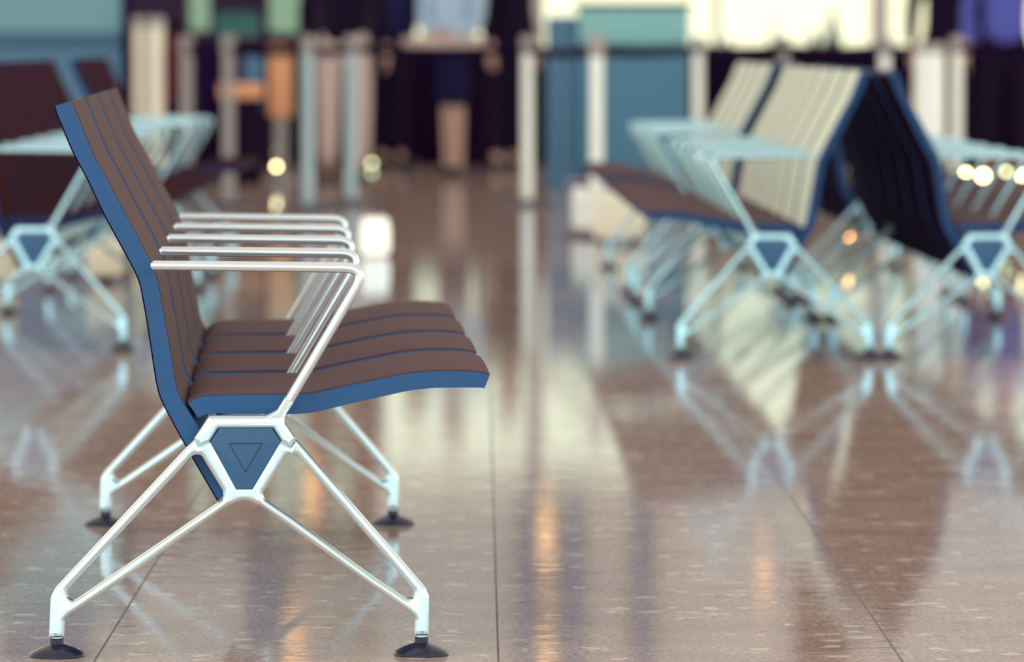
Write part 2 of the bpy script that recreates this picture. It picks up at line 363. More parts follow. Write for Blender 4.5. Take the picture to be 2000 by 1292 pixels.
def beam_seating(n, pad='brown', backpad=None, shell='shell', frames=None, alu='alu', alu_arm='alu_arm', bare=()):
    root = empty('beam_seating', (0, 0, 0))
    pitch = 0.60; Lg = n*pitch
    # beam
    bm = bmesh.new(); box(bm, P(470,0)[0]-0.022, P(470,0)[0]+0.030, 0.02, Lg-0.02, P(0,905)[1], P(0,850)[1], 0.006)
    finish('beam', bm, M[alu], root)
    # legs at both ends
    for k, fi in enumerate(frames or (0, n)):
        y = fi*pitch
        fr = casting('leg_frame', [fillet(PL(leg_outer), sc_(leg_rads)), fillet(PL(hole_l), sc_([10]*7)),
                                   fillet(PL(hole_r), sc_([11,11,0,9,8,10,0,0,12,12])), fillet(PL(hole_m), 0.006)], 0.017, 0.0065, M[alu], root, y)
        casting('cover_plate', [fillet(PL(plate), 0.002)], 0.0185, 0.002, M['plate'], fr, y)
        sgn = -1 if k == 0 else 1
        o = PL(tri); cx = sum(p[0] for p in o)/3; cz = sum(p[1] for p in o)/3
        inn = [(cx+(p[0]-cx)*0.93, cz+(p[1]-cz)*0.93) for p in o]
        casting('triangle_groove', [fillet(o, 0.002), fillet(inn, 0.002)], 0.0006, 0.0001, M['groove'], fr, y + sgn*0.0184)
        for fx in (112, 823):
            bm = bmesh.new(); fu = P(fx, 0)[0]
            lathe(bm, [(0.040,0),(0.0415,0.001),(0.0415,0.004),(0.039,0.007),(0.026,0.0135),(0.014,0.0175),(0.0105,0.019),
                       (0.0105,0.0265),(0.0095,0.0275)], fu, y, 32)
            ft = finish('foot', bm, M['rubber'], fr)
            bm = bmesh.new()
            lathe(bm, [(0.0075,0.027),(0.0075,0.029),(0.0066,0.0296),(0.0075,0.0302),(0.0066,0.031),(0.0075,0.0318),(0.007,0.034)], fu, y, 20)
            finish('threaded_stem', bm, M[alu], fr)
    # armrests and the brackets under them
    ax = [(297,517),(302,517),(400,518),(560,520.3)]
    cpt = Vector((718, 522.5)); d1 = (Vector((560,520.3))-cpt).normalized(); d2 = (Vector((564.5,782))-cpt).normalized()
    s = cpt + d1*46; e = cpt + d2*46
    arc = [tuple(s*(1-u)**2 + cpt*2*u*(1-u) + e*u*u) for u in [i/8 for i in range(9)]]
    down = [tuple(cpt + d2*t) for t in (150, 240, 280)]
    path = ax + arc + down + [(565.6,780)]
    rad = [0.0040,0.0070,0.0074,0.0076] + [0.0080]*9 + [0.0080,0.0080,0.0079,0.0076]
    for i in range(n+1):
        y = i*pitch
        pts = [(P(a, b)[0], y, P(a, b)[1]) for a, b in path]
        arm = None
        if i not in bare:
            bm = bmesh.new(); tube(bm, pts, rad, 16)
            arm = finish('armrest', bm, M[alu_arm], root)
        br_ = casting('bracket', [fillet(PL(crown), sc_(crown_r))], 0.0175 if i in (frames or (0, n)) else 0.011, 0.005, M[alu], arm or root, y)
        zt = P(0, 815)[1]; ze = P(0, 783)[1]
        for v in br_.data.vertices:
            if v.co.z > zt: v.co.y = y + (v.co.y - y)*(1 - 0.56*min(1, (v.co.z-zt)/(ze-zt)))
    # seats
    st = smooth_line([(369,789),(381,781),(402,775.5),(440,774),(545,772.7),(598,772),(633,766),(685,754.5),(755,740.5),(808,731),(860,727.6),(912,728.3),(944,732),(957,737)], 3)
    sb = smooth_line([(947,761),(937,758.5),(860,758.7),(808,763),(755,773.8),(685,789.5),(633,802),(598,808),(552,810),(510,808.8),(440,807.5),(405,809),(388,817)], 3)
    bl = smooth_line([(432,981),(364,869),(327,800),(315,773.5),(308,745.5),(299,686),(290.5,630),(282,581),(275,549.5),(259,514.5),(210,423.5),(175,350),(148.5,300),(126,247),(114,217),(113,207)], 3)
    bl = smooth_line([(427,978),(364,869),(327,800)], 3)[:-1] + bl[bl.index(min(bl, key=lambda p: abs(p[1]-800)+abs(p[0]-327))):]
    br = smooth_line([(141,198),(159,240),(183,300),(210,350),(245,416.5),(290.5,504),(304.5,535.5),(310,560),(318.5,605.5),(329,665),(339.5,728),(345,759.5),(353.5,781),(367,800)], 3) + [(391,840),(436,954),(438,966)]
    gap = 0.042
    lift = lambda t, a: a*(1-max(0, (abs(t)-0.955)/0.045)**1.6)
    for i in range(n):
        y0 = i*pitch + gap; y1 = (i+1)*pitch - gap
        if i == 0: y0 = 0.026
        if i == n-1: y1 = Lg - 0.026
        ys = [y0 + (y1-y0)*t for t in (0, .008, .02, .05, .15, .3, .5, .7, .85, .95, .98, .992, 1)]
        crown_z = lambda t: 0.0045*(1-t**2) + lift(t, 0.0015)
        bm = bmesh.new(); loft(bm, PL(st+sb), ys, crown_z, None, set(range(len(st))))
        seat = finish('seat', bm, M[shell], root, 40)
        pt = PL(st); off = []
        for k, p in enumerate(pt):
            a = Vector(pt[max(k-1, 0)]); b = Vector(pt[min(k+1, len(pt)-1)]); t = (b-a).normalized()
            off.append((p[0]-t.y*0.0022, p[1]+t.x*0.0022))
        low = [(p[0], p[1]-0.0010) for p in pt]
        bm = bmesh.new(); ysi = [y0+0.005 + (y1-y0-0.010)*t for t in (0, .006, .05, .15, .3, .5, .7, .85, .95, .994, 1)]
        loft(bm, off + low[::-1], ysi, lambda t: 0.0045*(1-t**2) + 0.0015)
        finish('upholstery', bm, M[pad], seat, 40)
        dxf = lambda t: 0.003*(1-t**2) + lift(t, 0.0012)
        bm = bmesh.new(); loft(bm, PL(bl+br), ys, lambda t: 0.0, dxf, set(range(len(bl), len(bl)+len(br))))
        back = finish('backrest', bm, M[shell], root, 40)
        pt = PL(br[:-5]); off = []
        for k, p in enumerate(pt):
            a = Vector(pt[max(k-1, 0)]); b = Vector(pt[min(k+1, len(pt)-1)]); t = (b-a).normalized()
            off.append((p[0]-t.y*0.0010, p[1]+t.x*0.0010))
        low = [(p[0]-0.001, p[1]) for p in pt]
        bm = bmesh.new(); loft(bm, off + low[::-1], ysi, lambda t: 0.0, lambda t: 0.003*(1-t**2)+0.0010)
        finish('upholstery', bm, M[backpad or pad], back, 40)
        rp = PL(bl[:-2]); off = []
        for k, p in enumerate(rp):
            a = Vector(rp[max(k-1, 0)]); b = Vector(rp[min(k+1, len(rp)-1)]); t = (b-a).normalized()
            off.append((p[0]-t.y*0.002, p[1]+t.x*0.002))
        low = [(p[0]+0.002, p[1]) for p in rp]
        bm = bmesh.new(); loft(bm, off + low[::-1], ysi, lambda t: 0.0, lambda t: -0.0003)
        finish('back_cover', bm, M['navy'], back, 40)
    return root
def place(root, px, Y, vp, flip=False, n=4):
    """near end of the row at column px and distance Y, row running to vanishing point vp"""
    a = (vp-1000)/F; x = floor_x(px, Y)
    if flip:
        root.location = (x + math.sin(a)*n*0.6, Y + math.cos(a)*n*0.6, 0); root.rotation_euler = (0, 0, math.pi - a)
    else:
        root.location = (x, Y, 0); root.rotation_euler = (0, 0, -a)
    return root
near = place(beam_seating(4), 469, D1, 561)
tag(near, 'sharp foreground beam seat row with brown seats, blue edges and five aluminium armrests', 'bench')
bm = bmesh.new(); box(bm, P(735,0)[0], P(753,0)[0], 0.10, 0.115, P(0,783)[1], P(0,770)[1], 0.003)
t_ = finish('white_clip', bm, M['white'], near)

# rows of benches further off; the left row faces right with dark maroon pads
def along(root, Y, px0, Y0, vp, flip=False, n=4, shift=0):
    a = (vp-1000)/F; x = floor_x(px0, Y0) + math.tan(a)*(Y-Y0) + shift
    if flip:
        root.location = (x + math.sin(a)*n*0.6, Y + math.cos(a)*n*0.6, 0); root.rotation_euler = (0, 0, math.pi - a)
    else:
        root.location = (x, Y, 0); root.rotation_euler = (0, 0, -a)
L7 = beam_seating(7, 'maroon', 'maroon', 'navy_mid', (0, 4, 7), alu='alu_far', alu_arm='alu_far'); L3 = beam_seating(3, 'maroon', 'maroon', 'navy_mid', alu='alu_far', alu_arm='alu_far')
L7.scale.z = L3.scale.z = 1.02
along(L7, 17.55, 62, 17.55, 990); along(L3, 22.85, 62, 17.55, 990)
tag(L7, 'long beam seat row with dark maroon backs at the left picture edge', 'bench')
tag(L3, 'short dark maroon beam seats showing a narrow back against the blue partition', 'bench')
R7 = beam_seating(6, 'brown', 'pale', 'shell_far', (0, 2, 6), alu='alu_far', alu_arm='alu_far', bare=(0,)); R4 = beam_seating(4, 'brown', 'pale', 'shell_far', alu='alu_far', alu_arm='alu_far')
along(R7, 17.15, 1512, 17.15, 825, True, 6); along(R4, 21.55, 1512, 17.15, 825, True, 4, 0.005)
tag(R7, 'nearer long pale-backed beam seat row facing left, right half of the hall', 'bench')
tag(R4, 'farthest pale-backed beam seats, beyond the narrow dark gap in the backs', 'bench')
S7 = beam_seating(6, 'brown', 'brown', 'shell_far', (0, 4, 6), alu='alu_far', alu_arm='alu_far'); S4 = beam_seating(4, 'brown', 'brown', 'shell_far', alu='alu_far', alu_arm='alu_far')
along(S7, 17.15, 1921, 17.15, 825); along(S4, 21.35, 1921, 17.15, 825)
tag(S7, 'beam seat row at the right edge facing right, its dark blue backs towards us', 'bench')
tag(S4, 'farthest beam seats of the right-facing row, seen between the two rows', 'bench')

# ------------------------------------------------------------------ far side of the hall
def zpx(py, Y):                  # height of photo row py at distance Y
    return at(1000, py, Y).z
YB = 43.5                        # the window side
def X(px, Y): return floor_x(px, Y)
# dark parapet below the windows
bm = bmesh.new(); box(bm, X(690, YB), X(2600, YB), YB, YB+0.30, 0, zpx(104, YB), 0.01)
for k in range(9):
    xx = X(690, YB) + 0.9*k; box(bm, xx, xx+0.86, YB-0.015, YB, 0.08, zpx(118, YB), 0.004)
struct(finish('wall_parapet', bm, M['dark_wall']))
# interior wall to the left of the windows
def wall_open(name, x0, x1, y0, y1, z0, z1, holes, m):
    """wall slab in the x-z plane with rectangular openings (a, b, zlo, zhi)"""
    xs = sorted({x0, x1, *[h[0] for h in holes], *[h[1] for h in holes]})
    bm = bmesh.new()
    for a, b in zip(xs, xs[1:]):
        cut = sorted([(h[2], h[3]) for h in holes if h[0] <= a+1e-6 and h[1] >= b-1e-6]); z = z0
        for lo, hi in cut:
            if lo > z: box(bm, a, b, y0, y1, z, lo)
            z = hi
        if z < z1: box(bm, a, b, y0, y1, z, z1)
    return struct(finish(name, bm, m))
HW = 2.3                         # top of the windows
wx = [X(735, YB), X(1045, YB), X(1400, YB), X(1720, YB), X(2040, YB), X(2360, YB), X(2600, YB)]
wm = [0.05, 0.05, 0.012, 0.05, 0.05, 0.05, 0.05]
holes = [(a+wm[i], b-wm[i+1], zpx(104, YB), HW) for i, (a, b) in enumerate(zip(wx, wx[1:]))]
wall_open('wall_back', X(735, YB), X(2600, YB), YB+0.05, YB+0.25, zpx(104, YB)-0.02, 8.0, holes, M['plaster'])
for i, (a, b, lo, hi) in enumerate(holes):
    w = empty('window_%d' % (i+1), ((a+b)/2, YB+0.15, lo)); struct(w)
    bm = bmesh.new(); hw = (b-a)/2
    for x0, x1, z0, z1 in ((-hw, -hw+0.012, 0, hi-lo), (hw-0.012, hw, 0, hi-lo), (-hw, hw, 0, 0.04), (-hw, hw, hi-lo-0.04, hi-lo)):
        box(bm, x0, x1, -0.03, 0.03, z0, z1)
    finish('window_frame', bm, M['frame'], w)
    bm = bmesh.new(); box(bm, -hw+0.012, hw-0.012, -0.004, 0.004, 0.04, hi-lo-0.04); finish('pane', bm, M['glass'], w)
# left wall with smaller mint-lit openings
YL = 44.5
lh = [(X(366, YL), X(412, YL), zpx(62, YL), 3.4), (X(418, YL), X(508, YL), zpx(72, YL), zpx(22, YL)), (X(522, YL), X(600, YL), zpx(66, YL), 3.0),
      (X(130, YL), X(235, YL), 1.6, 3.6), (X(640, YL), X(690, YL), zpx(20, YL), 3.2)]
lh = [(a, b, c, min(d_, 2.7)) for a, b, c, d_ in lh]
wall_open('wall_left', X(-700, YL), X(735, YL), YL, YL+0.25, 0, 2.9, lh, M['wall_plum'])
bm = bmesh.new(); box(bm, X(-700, YL), X(735, YL), YL-0.02, YL+0.27, 2.9, 8.0); struct(finish('wall_left_upper', bm, M['plaster']))
for i, (a, b, lo, hi) in enumerate(lh):
    w = empty('window_%d' % (i+11), ((a+b)/2, YL+0.12, lo)); struct(w); hw = (b-a)/2
    bm = bmesh.new()
    for x0, x1, z0, z1 in ((-hw, -hw+0.015, 0, hi-lo), (hw-0.015, hw, 0, hi-lo), (-hw, hw, 0, 0.015), (-hw, hw, hi-lo-0.015, hi-lo)):
        box(bm, x0, x1, -0.02, 0.02, z0, z1)
    finish('window_frame', bm, M['frame'], w)
    bm = bmesh.new(); box(bm, -hw+0.015, hw-0.015, -0.004, 0.004, 0.015, hi-lo-0.015); finish('pane', bm, M['tinted_blue' if i in (1, 3) else 'tinted'], w)
bm = bmesh.new(); box(bm, X(-700, YL), X(735, YL), YL-0.02, YL, 0, 0.10, 0.004); struct(finish('baseboard_left', bm, M['dark_desk']))

# pilasters on the upper wall
for i, (a, b, m) in enumerate([(1012, 1052, 'slate'), (1092, 1140, 'slate'), (1236, 1276, 'slate'), (470, 560, 'slate'), (1560, 1660, 'wall_plum'), (-20, 150, 'slate')]):
    bm = bmesh.new(); box(bm, X(a, YB), X(b, YB), YB-0.08, YB+0.1, 2.3 if a > 735 else 2.9, 8.0, 0.01)
    if a < 735:
        for v in bm.verts: v.co.y += YL-YB
    struct(finish('trim_%d' % (i+1), bm, M[m]))
def wall_lamp(px, z, label, r=0.075):
    Yw = (YB if px > 735 else YL-0.02) - 0.06
    o = empty('wall_lamp', (X(px, Yw), Yw, z))
    bm = bmesh.new(); box(bm, -0.05, 0.05, 0.0, 0.11, -0.05, 0.05, 0.01); finish('bracket', bm, M['steel_dim'], o)
    bm = bmesh.new(); bmesh.ops.create_uvsphere(bm, u_segments=20, v_segments=12, radius=r, matrix=Matrix.Translation((0, -0.07, 0))); finish('shade', bm, M['wall_light'], o)
    return tag(o, label, 'lamp')
wall_lamp(610, 2.46, 'warm wall lamp mirrored in the floor between the near seat legs')
wall_lamp(1066, 2.72, 'warm wall lamp mirrored in the floor right of the long tile joint')
wall_lamp(1066, 3.70, 'upper warm wall lamp mirrored at the bottom edge right of the long tile joint')
wall_lamp(572, 3.60, 'high warm wall lamp mirrored at the bottom edge under the near seats')
wall_lamp(8, 3.08, 'warm wall lamp mirrored in the floor at the left picture edge', 0.12)
wall_lamp(1492, 2.95, 'faint warm wall lamp mirrored in the floor left of the slanting joint', 0.06)
# blue partition on the left
YP = 31.0
p = empty('blue_partition', (X(40, YP), YP, 0)); tag(p, 'slate blue partition screen behind the left seats', 'partition')
px0 = X(-420, YP) - X(40, YP); px1 = X(240, YP) - X(40, YP)
bm = bmesh.new(); box(bm, px0, px1, 0, 0.05, 0.03, zpx(60, YP), 0.006); finish('panel', bm, M['slate'], p)
bm = bmesh.new(); box(bm, px0, px1, 0, 0.05, zpx(60, YP), 2.10, 0.006); finish('upper_panel', bm, M['slate_top_lit'], p)
bm = bmesh.new(); box(bm, px0, px1, -0.006, 0, zpx(88, YP)-0.006, zpx(88, YP)+0.004); box(bm, px0, px1, -0.006, 0, zpx(76, YP)-0.004, zpx(76, YP)+0.003)
finish('panel_seam', bm, M['navy'], p)
bm = bmesh.new(); box(bm, px1, px1+0.05, -0.02, 0.07, 0, 2.14, 0.006); finish('post', bm, M['navy'], p)
for k in range(3):
    bm = bmesh.new(); xx = px0 + 0.2 + k*0.7; box(bm, xx, xx+0.06, -0.18, 0.23, 0, 0.03, 0.006); finish('foot', bm, M['navy'], p)

# check-in style desk
YD = 36.3
d = empty('service_desk', (X(1205, YD), YD, 0)); tag(d, 'blue service desk with a pale teal front top beside the steel barrier posts', 'desk')
bx = lambda px: X(px, YD) - X(1205, YD)
bm = bmesh.new(); box(bm, bx(1132), bx(1344), 0, 0.55, 0.10, zpx(86, YD), 0.012); finish('front_panel', bm, M['teal'], d)
bm = bmesh.new(); box(bm, bx(1130), bx(1346), -0.03, 0.58, zpx(86, YD), zpx(14, YD), 0.012); finish('upper_panel', bm, M['teal_light'], d)
bm = bmesh.new(); box(bm, bx(1068), bx(1132), 0.05, 0.55, 0.0, zpx(32, YD), 0.012); finish('side_cabinet', bm, M['slate'], d)
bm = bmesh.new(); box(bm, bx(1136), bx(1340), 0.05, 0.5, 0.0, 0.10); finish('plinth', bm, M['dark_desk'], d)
bm = bmesh.new(); box(bm, bx(1120), bx(1352), -0.05, 0.60, zpx(14, YD), zpx(14, YD)+0.025, 0.006); finish('worktop', bm, M['navy'], d)

# pale boxes on the floor in front of the desk
def carton(px0_, px1_, Y, ytop, m, label, cat='suitcase'):
    r = empty('suitcase', (X((px0_+px1_)/2, Y), Y, 0)); w = X(px1_, Y)-X(px0_, Y); h = zpx(ytop, Y)
    bm = bmesh.new(); box(bm, -w/2, w/2, 0, 0.22, 0.025, h, 0.03); finish('case', bm, m, r)
    bm = bmesh.new()
    for k in range(4): xx = -w/2 + w*(k+1)/5; box(bm, xx-0.006, xx+0.006, -0.004, 0.001, 0.07, h-0.05)
    finish('ribs', bm, m, r)
    bm = bmesh.new(); tube(bm, [(-0.06, 0.11, h-0.005), (-0.06, 0.11, h+0.03), (0.06, 0.11, h+0.03), (0.06, 0.11, h-0.005)], 0.008, 8); finish('handle', bm, M['steel_dim'], r)
    for sx in (-1, 1):
        for yy in (0.04, 0.18):
            bm = bmesh.new(); lathe(bm, [(0.008, 0), (0.016, 0.006), (0.016, 0.02), (0.008, 0.028)], sx*(w/2-0.05), yy, 12); finish('wheel', bm, M['rubber'], r)
    return tag(r, label, cat)
carton(1118, 1152, 27.9, 366, M['white'], 'small off-white case on the floor left of the right steel barrier post')
carton(1160, 1262, 26.6, 372, M['cream'], 'large cream case standing under the blue desk, behind the pale seats')
carton(168, 238, 22.4, 470, M['cream'], 'cream case on the floor behind the left seat row')
carton(-40, 26, 21.9, 470, M['cream'], 'cream case cut by the left picture edge')

# barrier posts and belts
HT = 0.94; BZ = 0.868
def barrier_post(px, Y, m='steel', label='', r=0.032):
    o = empty('barrier_post', (X(px, Y), Y, 0))
    bm = bmesh.new(); lathe(bm, [(0.17, 0), (0.175, 0.008), (0.16, 0.018), (0.06, 0.032), (0.035, 0.036)], seg=36); finish('base', bm, M['rubber'], o)
    bm = bmesh.new(); lathe(bm, [(r, 0.03), (r, HT-0.10)], seg=24); finish('pole', bm, M[m], o)
    bm = bmesh.new(); lathe(bm, [(r+0.004, HT-0.10), (r+0.006, HT-0.09), (r+0.006, HT-0.012), (r-0.002, HT), (0.01, HT+0.002)], seg=24); finish('belt_head', bm, M['steel_dim'], o)
    return tag(o, label, 'barrier post', 'belt barrier posts')
posts = [(365,33.0,'steel_dim','dull barrier post just right of the cream steel bin'),
 (447,32.5,'steel_dim','dull grey barrier post left of the orange information column'),
 (602,32.0,'steel_cool','tall grey barrier post between the orange column and the person in pale trousers'),
 (686,33.0,'steel_cool','barrier post at the left end of the dark parapet'),
 (1030,33.0,'steel','bright steel barrier post left of the blue desk, against the dark parapet'),
 (1165,27.6,'steel','bright steel barrier post in front of the blue desk'),
 (1363,35.2,'steel','beige barrier post at the right edge of the blue desk'),
 (1727,34.5,'steel','barrier post above the meeting tops of the right seat backs'),
 (1530,37.0,'steel_dim','barrier post partly hidden behind the pale seat backs')]
BP = []
for px, Y, m, lab in posts:
    BP.append(barrier_post(px, Y, m, lab)); 
BP.append(barrier_post(1868, 33.0, 'steel', 'barrier post at the right of the brushed steel bin on the right'))
def belt(a, b, label, ga=0.038, ra=None):
    p0 = Vector(a); p1 = Vector(b); d = (p1-p0).normalized(); p0 = p0 + d*ga; p1 = p1 - d*ga
    n = Vector((-d.y, d.x, 0))*0.001; bm = bmesh.new(); K = 8; rows = []
    for k in range(K+1):
        t = k/K; c = p0.lerp(p1, t); c.z = BZ - 0.018*4*t*(1-t)
        rows.append([bm.verts.new(c + s*n + Vector((0, 0, zz))) for s, zz in ((1, 0.025), (1, -0.025), (-1, -0.025), (-1, 0.025))])
    for r0, r1 in zip(rows, rows[1:]):
        for i in range(4): bm.faces.new((r0[i], r0[(i+1) % 4], r1[(i+1) % 4], r1[i]))
    bm.faces.new(rows[0][::-1]); bm.faces.new(rows[-1])
    o = finish('barrier_belt', bm, M['belt']); return tag(o, label, 'barrier belt', 'black queue barrier belts')
order = [BP[0], BP[1], BP[2], BP[3], BP[4], BP[5], BP[6], BP[8], BP[7], BP[9]]
names = ['from the post by the cream bin to the next dull post', 'crossing in front of the orange information column', 'ending at the left end of the dark parapet',
         'stretched across the three standing people', 'left of the nearest steel post, before the blue side cabinet', 'crossing the pale teal desk front',
         'just right of the blue desk under the bright window', 'above the pale seat backs', 'leading to the right steel bin']
for a, b, nm in zip(order, order[1:], names):
    belt(a.location, b.location, 'black belt ' + nm)
e = Vector((X(2300, 31.5), 31.5, 0)); q = barrier_post(2300, 31.5, 'steel', 'barrier post beyond the right picture edge')
belt(BP[9].location, q.location, 'black belt running out of the picture at the right edge')

# bins / columns
def bin_(px0_, px1_, Y, ytop, label, m='steel'):
    o = empty('waste_bin', (X((px0_+px1_)/2, Y), Y+0.15, 0)); w = (X(px1_, Y)-X(px0_, Y))/2; h = zpx(ytop, Y)
    bm = bmesh.new(); lathe(bm, [(w*0.96, 0), (w, 0.01), (w, 0.05), (w*0.97, 0.055)], seg=40); finish('base_ring', bm, M['steel_dim'], o)
    bm = bmesh.new(); lathe(bm, [(w*0.97, 0.05), (w*0.97, h-0.06)], seg=40); finish('body', bm, M[m], o)
    bm = bmesh.new(); lathe(bm, [(w, h-0.06), (w, h-0.015), (w*0.9, h), (w*0.55, h), (w*0.5, h-0.04)], seg=40); finish('lid', bm, M['steel_dim'], o)
    return tag(o, label, 'bin')
bin_(257, 320, 32.0, 32, 'slim cream steel bin beside the blue partition, left', 'cream_steel')
bin_(1785, 1850, 31.0, 84, 'brushed steel bin behind the right-edge seats')

# orange information column + far seats with an orange bag
o = empty('information_column', (X(548, 38.5), 38.5, 0))
w = (X(571, 38.5)-X(526, 38.5))/2
bm = bmesh.new(); box(bm, -w, w, 0, 0.12, 0.42, zpx(88, 38.5), 0.006); finish('orange_panel', bm, M['orange'], o)
bm = bmesh.new(); box(bm, -w*0.5, w*0.5, 0.03, 0.09, 0.02, 0.43); finish('stem', bm, M['steel_dim'], o)
bm = bmesh.new(); box(bm, -w*1.3, w*1.3, -0.08, 0.2, 0, 0.025, 0.005); finish('foot_plate', bm, M['steel_dim'], o)
tag(o, 'orange information column standing behind the belts', 'sign')
# dark kiosk with bluish panel behind it
def kiosk(px0_, px1_, Y, ytop, m1, m2, label, name='kiosk', dp=0.4):
    o = empty(name, (X((px0_+px1_)/2, Y), Y, 0)); w = (X(px1_, Y)-X(px0_, Y))/2; h = zpx(ytop, Y)
    bm = bmesh.new(); box(bm, -w, w, 0, dp, 0.05, h, 0.01); finish('cabinet', bm, M[m1], o)
    bm = bmesh.new(); box(bm, -w*0.72, w*0.72, -0.012, 0.0, h*0.48, h*0.92, 0.003); finish('front_panel', bm, M[m2], o)
    bm = bmesh.new(); box(bm, -w*0.9, w*0.9, 0.03, dp-0.02, 0, 0.05); finish('plinth', bm, M['dark_desk'], o)
    return tag(o, label, 'kiosk')
kiosk(470, 525, 42.0, 84, 'dark_desk', 'slate', 'dark kiosk with a slate blue front left of the orange column')
kiosk(385, 440, 42.5, 80, 'dark_desk', 'navy', 'dark kiosk furthest left among the belts, right of the steel bin')
kiosk(610, 664, 42.5, 60, 'dark_desk', 'navy_cloth', 'tall dark kiosk behind the person in pale trousers')
kiosk(324, 352, 38.0, 40, 'dark_desk', 'red_cloth', 'narrow dark kiosk with a reddish front beside the cream steel bin')

o = empty('low_counter', (X(470, 37.5), 37.5, 0)); w = (X(512, 37.5)-X(430, 37.5))/2
bm = bmesh.new(); box(bm, -w, w, -0.02, 0.4, zpx(192, 37.5), zpx(164, 37.5), 0.01); finish('orange_top', bm, M['orange'], o)
bm = bmesh.new(); box(bm, -w*0.94, w*0.94, 0, 0.38, 0.0, zpx(192, 37.5), 0.006); finish('cabinet', bm, M['dark_desk'], o)
tag(o, 'low dark counter with an orange top among the barrier posts at left', 'counter')
def bag(px, Y, z, w, d_, h, m, label):
    o = empty('bag', (X(px, Y), Y, z)); bm = bmesh.new(); box(bm, -w/2, w/2, -d_/2, d_/2, 0, h, min(w, d_, h)*0.25); finish('body', bm, M[m], o)
    bm = bmesh.new(); tube(bm, [(-w*0.2, 0, h-0.005), (-w*0.16, 0, h+0.06), (0, 0, h+0.085), (w*0.16, 0, h+0.06), (w*0.2, 0, h-0.005)], 0.006, 8); finish('handle', bm, M['dark_cloth'], o)
    return tag(o, label, 'bag')
o = empty('floor_glow_spot', (X(733, 25.2), 25.2, 0))
bm = bmesh.new(); lathe(bm, [(0.040, 0.006), (0.056, 0.014), (0.062, 0.035), (0.062, 0.10), (0.056, 0.15), (0.045, 0.165)], seg=24); finish('glow_body', bm, M['glow_spot'], o)
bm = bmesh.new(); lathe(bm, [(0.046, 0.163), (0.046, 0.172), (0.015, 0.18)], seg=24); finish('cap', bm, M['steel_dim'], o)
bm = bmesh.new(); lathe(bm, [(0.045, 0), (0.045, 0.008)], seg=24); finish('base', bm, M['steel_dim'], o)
tag(o, 'small white spot with added glow, alone on the floor in the aisle', 'glow_spot')  # bright floor spot of unclear origin, given an added glow

# warm reflected glints, made as small glowing balls on added stands
def lamp(px, py, Y, m, label, r=0.013):  # adds a glowing ball in place of a reflected glint
    z = max(zpx(py, Y), r+0.02); o = empty('marker_glint', (X(px, Y), Y, 0))
    bm = bmesh.new(); lathe(bm, [(0.03, 0), (0.03, 0.006), (0.006, 0.010), (0.006, max(0.012, z-r))], seg=16); finish('added_stand', bm, M['rubber'], o)
    bm = bmesh.new(); bmesh.ops.create_uvsphere(bm, u_segments=16, v_segments=10, radius=r, matrix=Matrix.Translation((0, 0, z))); finish('glow_ball', bm, M[m], o)
    return tag(o, label, 'lamp')
lamp(540, 325, 37.5, 'lamp', 'round yellow painted glint low beside the orange column')
lamp(540, 297, 39.2, 'glint_dim', 'faint yellow painted glint just above the bright one by the orange column')
lamp(726, 322, 42.5, 'glint_dim', 'faint round painted glint at the left foot of the dark parapet', 0.014)
lamp(786, 322, 42.6, 'glint_dim', 'greenish round painted glint at the foot of the dark parapet under the leaning person')
lamp(1090, 345, 38.0, 'glint_orange', 'orange painted glint near the floor between the two bright barrier posts', 0.022)
lamp(1090, 180, 38.4, 'glint_orange', 'orange painted glint higher up between the two bright barrier posts', 0.016)
lamp(1886, 338, 29.0, 'lamp', 'left of the bright yellow painted glints below the right armrests')
lamp(1920, 343, 29.3, 'lamp', 'second bright yellow painted glint below the right armrests', 0.019)
lamp(1965, 335, 30.0, 'glint_dim', 'faint amber painted glint between the yellow ones at the right edge')
lamp(1995, 342, 28.6, 'lamp', 'yellow painted glint cut by the right picture edge')
lamp(1656, 460, 25.0, 'glint_orange', 'orange painted glint low between the two back-to-back seat rows')

# ------------------------------------------------------------------ people at the far side
def skinned(name, chains, m, parent=None, sub=1):
    """chains: list of [(x,y,z,r),...]; the first point of a later chain may repeat an earlier point"""
    verts = []; rad = []; edges = []; idx = {}
    def vid(p):
        k = tuple(round(c, 4) for c in p[:3])
        if k not in idx: idx[k] = len(verts); verts.append(p[:3]); rad.append(p[3])
        return idx[k]
    for ch in chains:
        ids = [vid(p) for p in ch]
        edges += list(zip(ids, ids[1:]))
    me = bpy.data.meshes.new(name); me.from_pydata(verts, edges, []); o = bpy.data.objects.new(name, me); C.objects.link(o)
    sk = o.modifiers.new('skin', 'SKIN'); sk.use_smooth_shade = True
    for i, v in enumerate(me.skin_vertices[0].data):
        v.radius = (rad[i], rad[i]); v.use_root = (i == 0)
    sb_ = o.modifiers.new('sub', 'SUBSURF'); sb_.levels = sub; sb_.render_levels = sub
    dg = bpy.context.evaluated_depsgraph_get(); dg.update()
    m2 = bpy.data.meshes.new_from_object(o.evaluated_get(dg)); m2.name = name
    o.modifiers.clear(); o.data = m2; m2.materials.clear(); m2.materials.append(m)
    for f in m2.polygons: f.use_smooth = True
    if parent: o.parent = parent
    return o
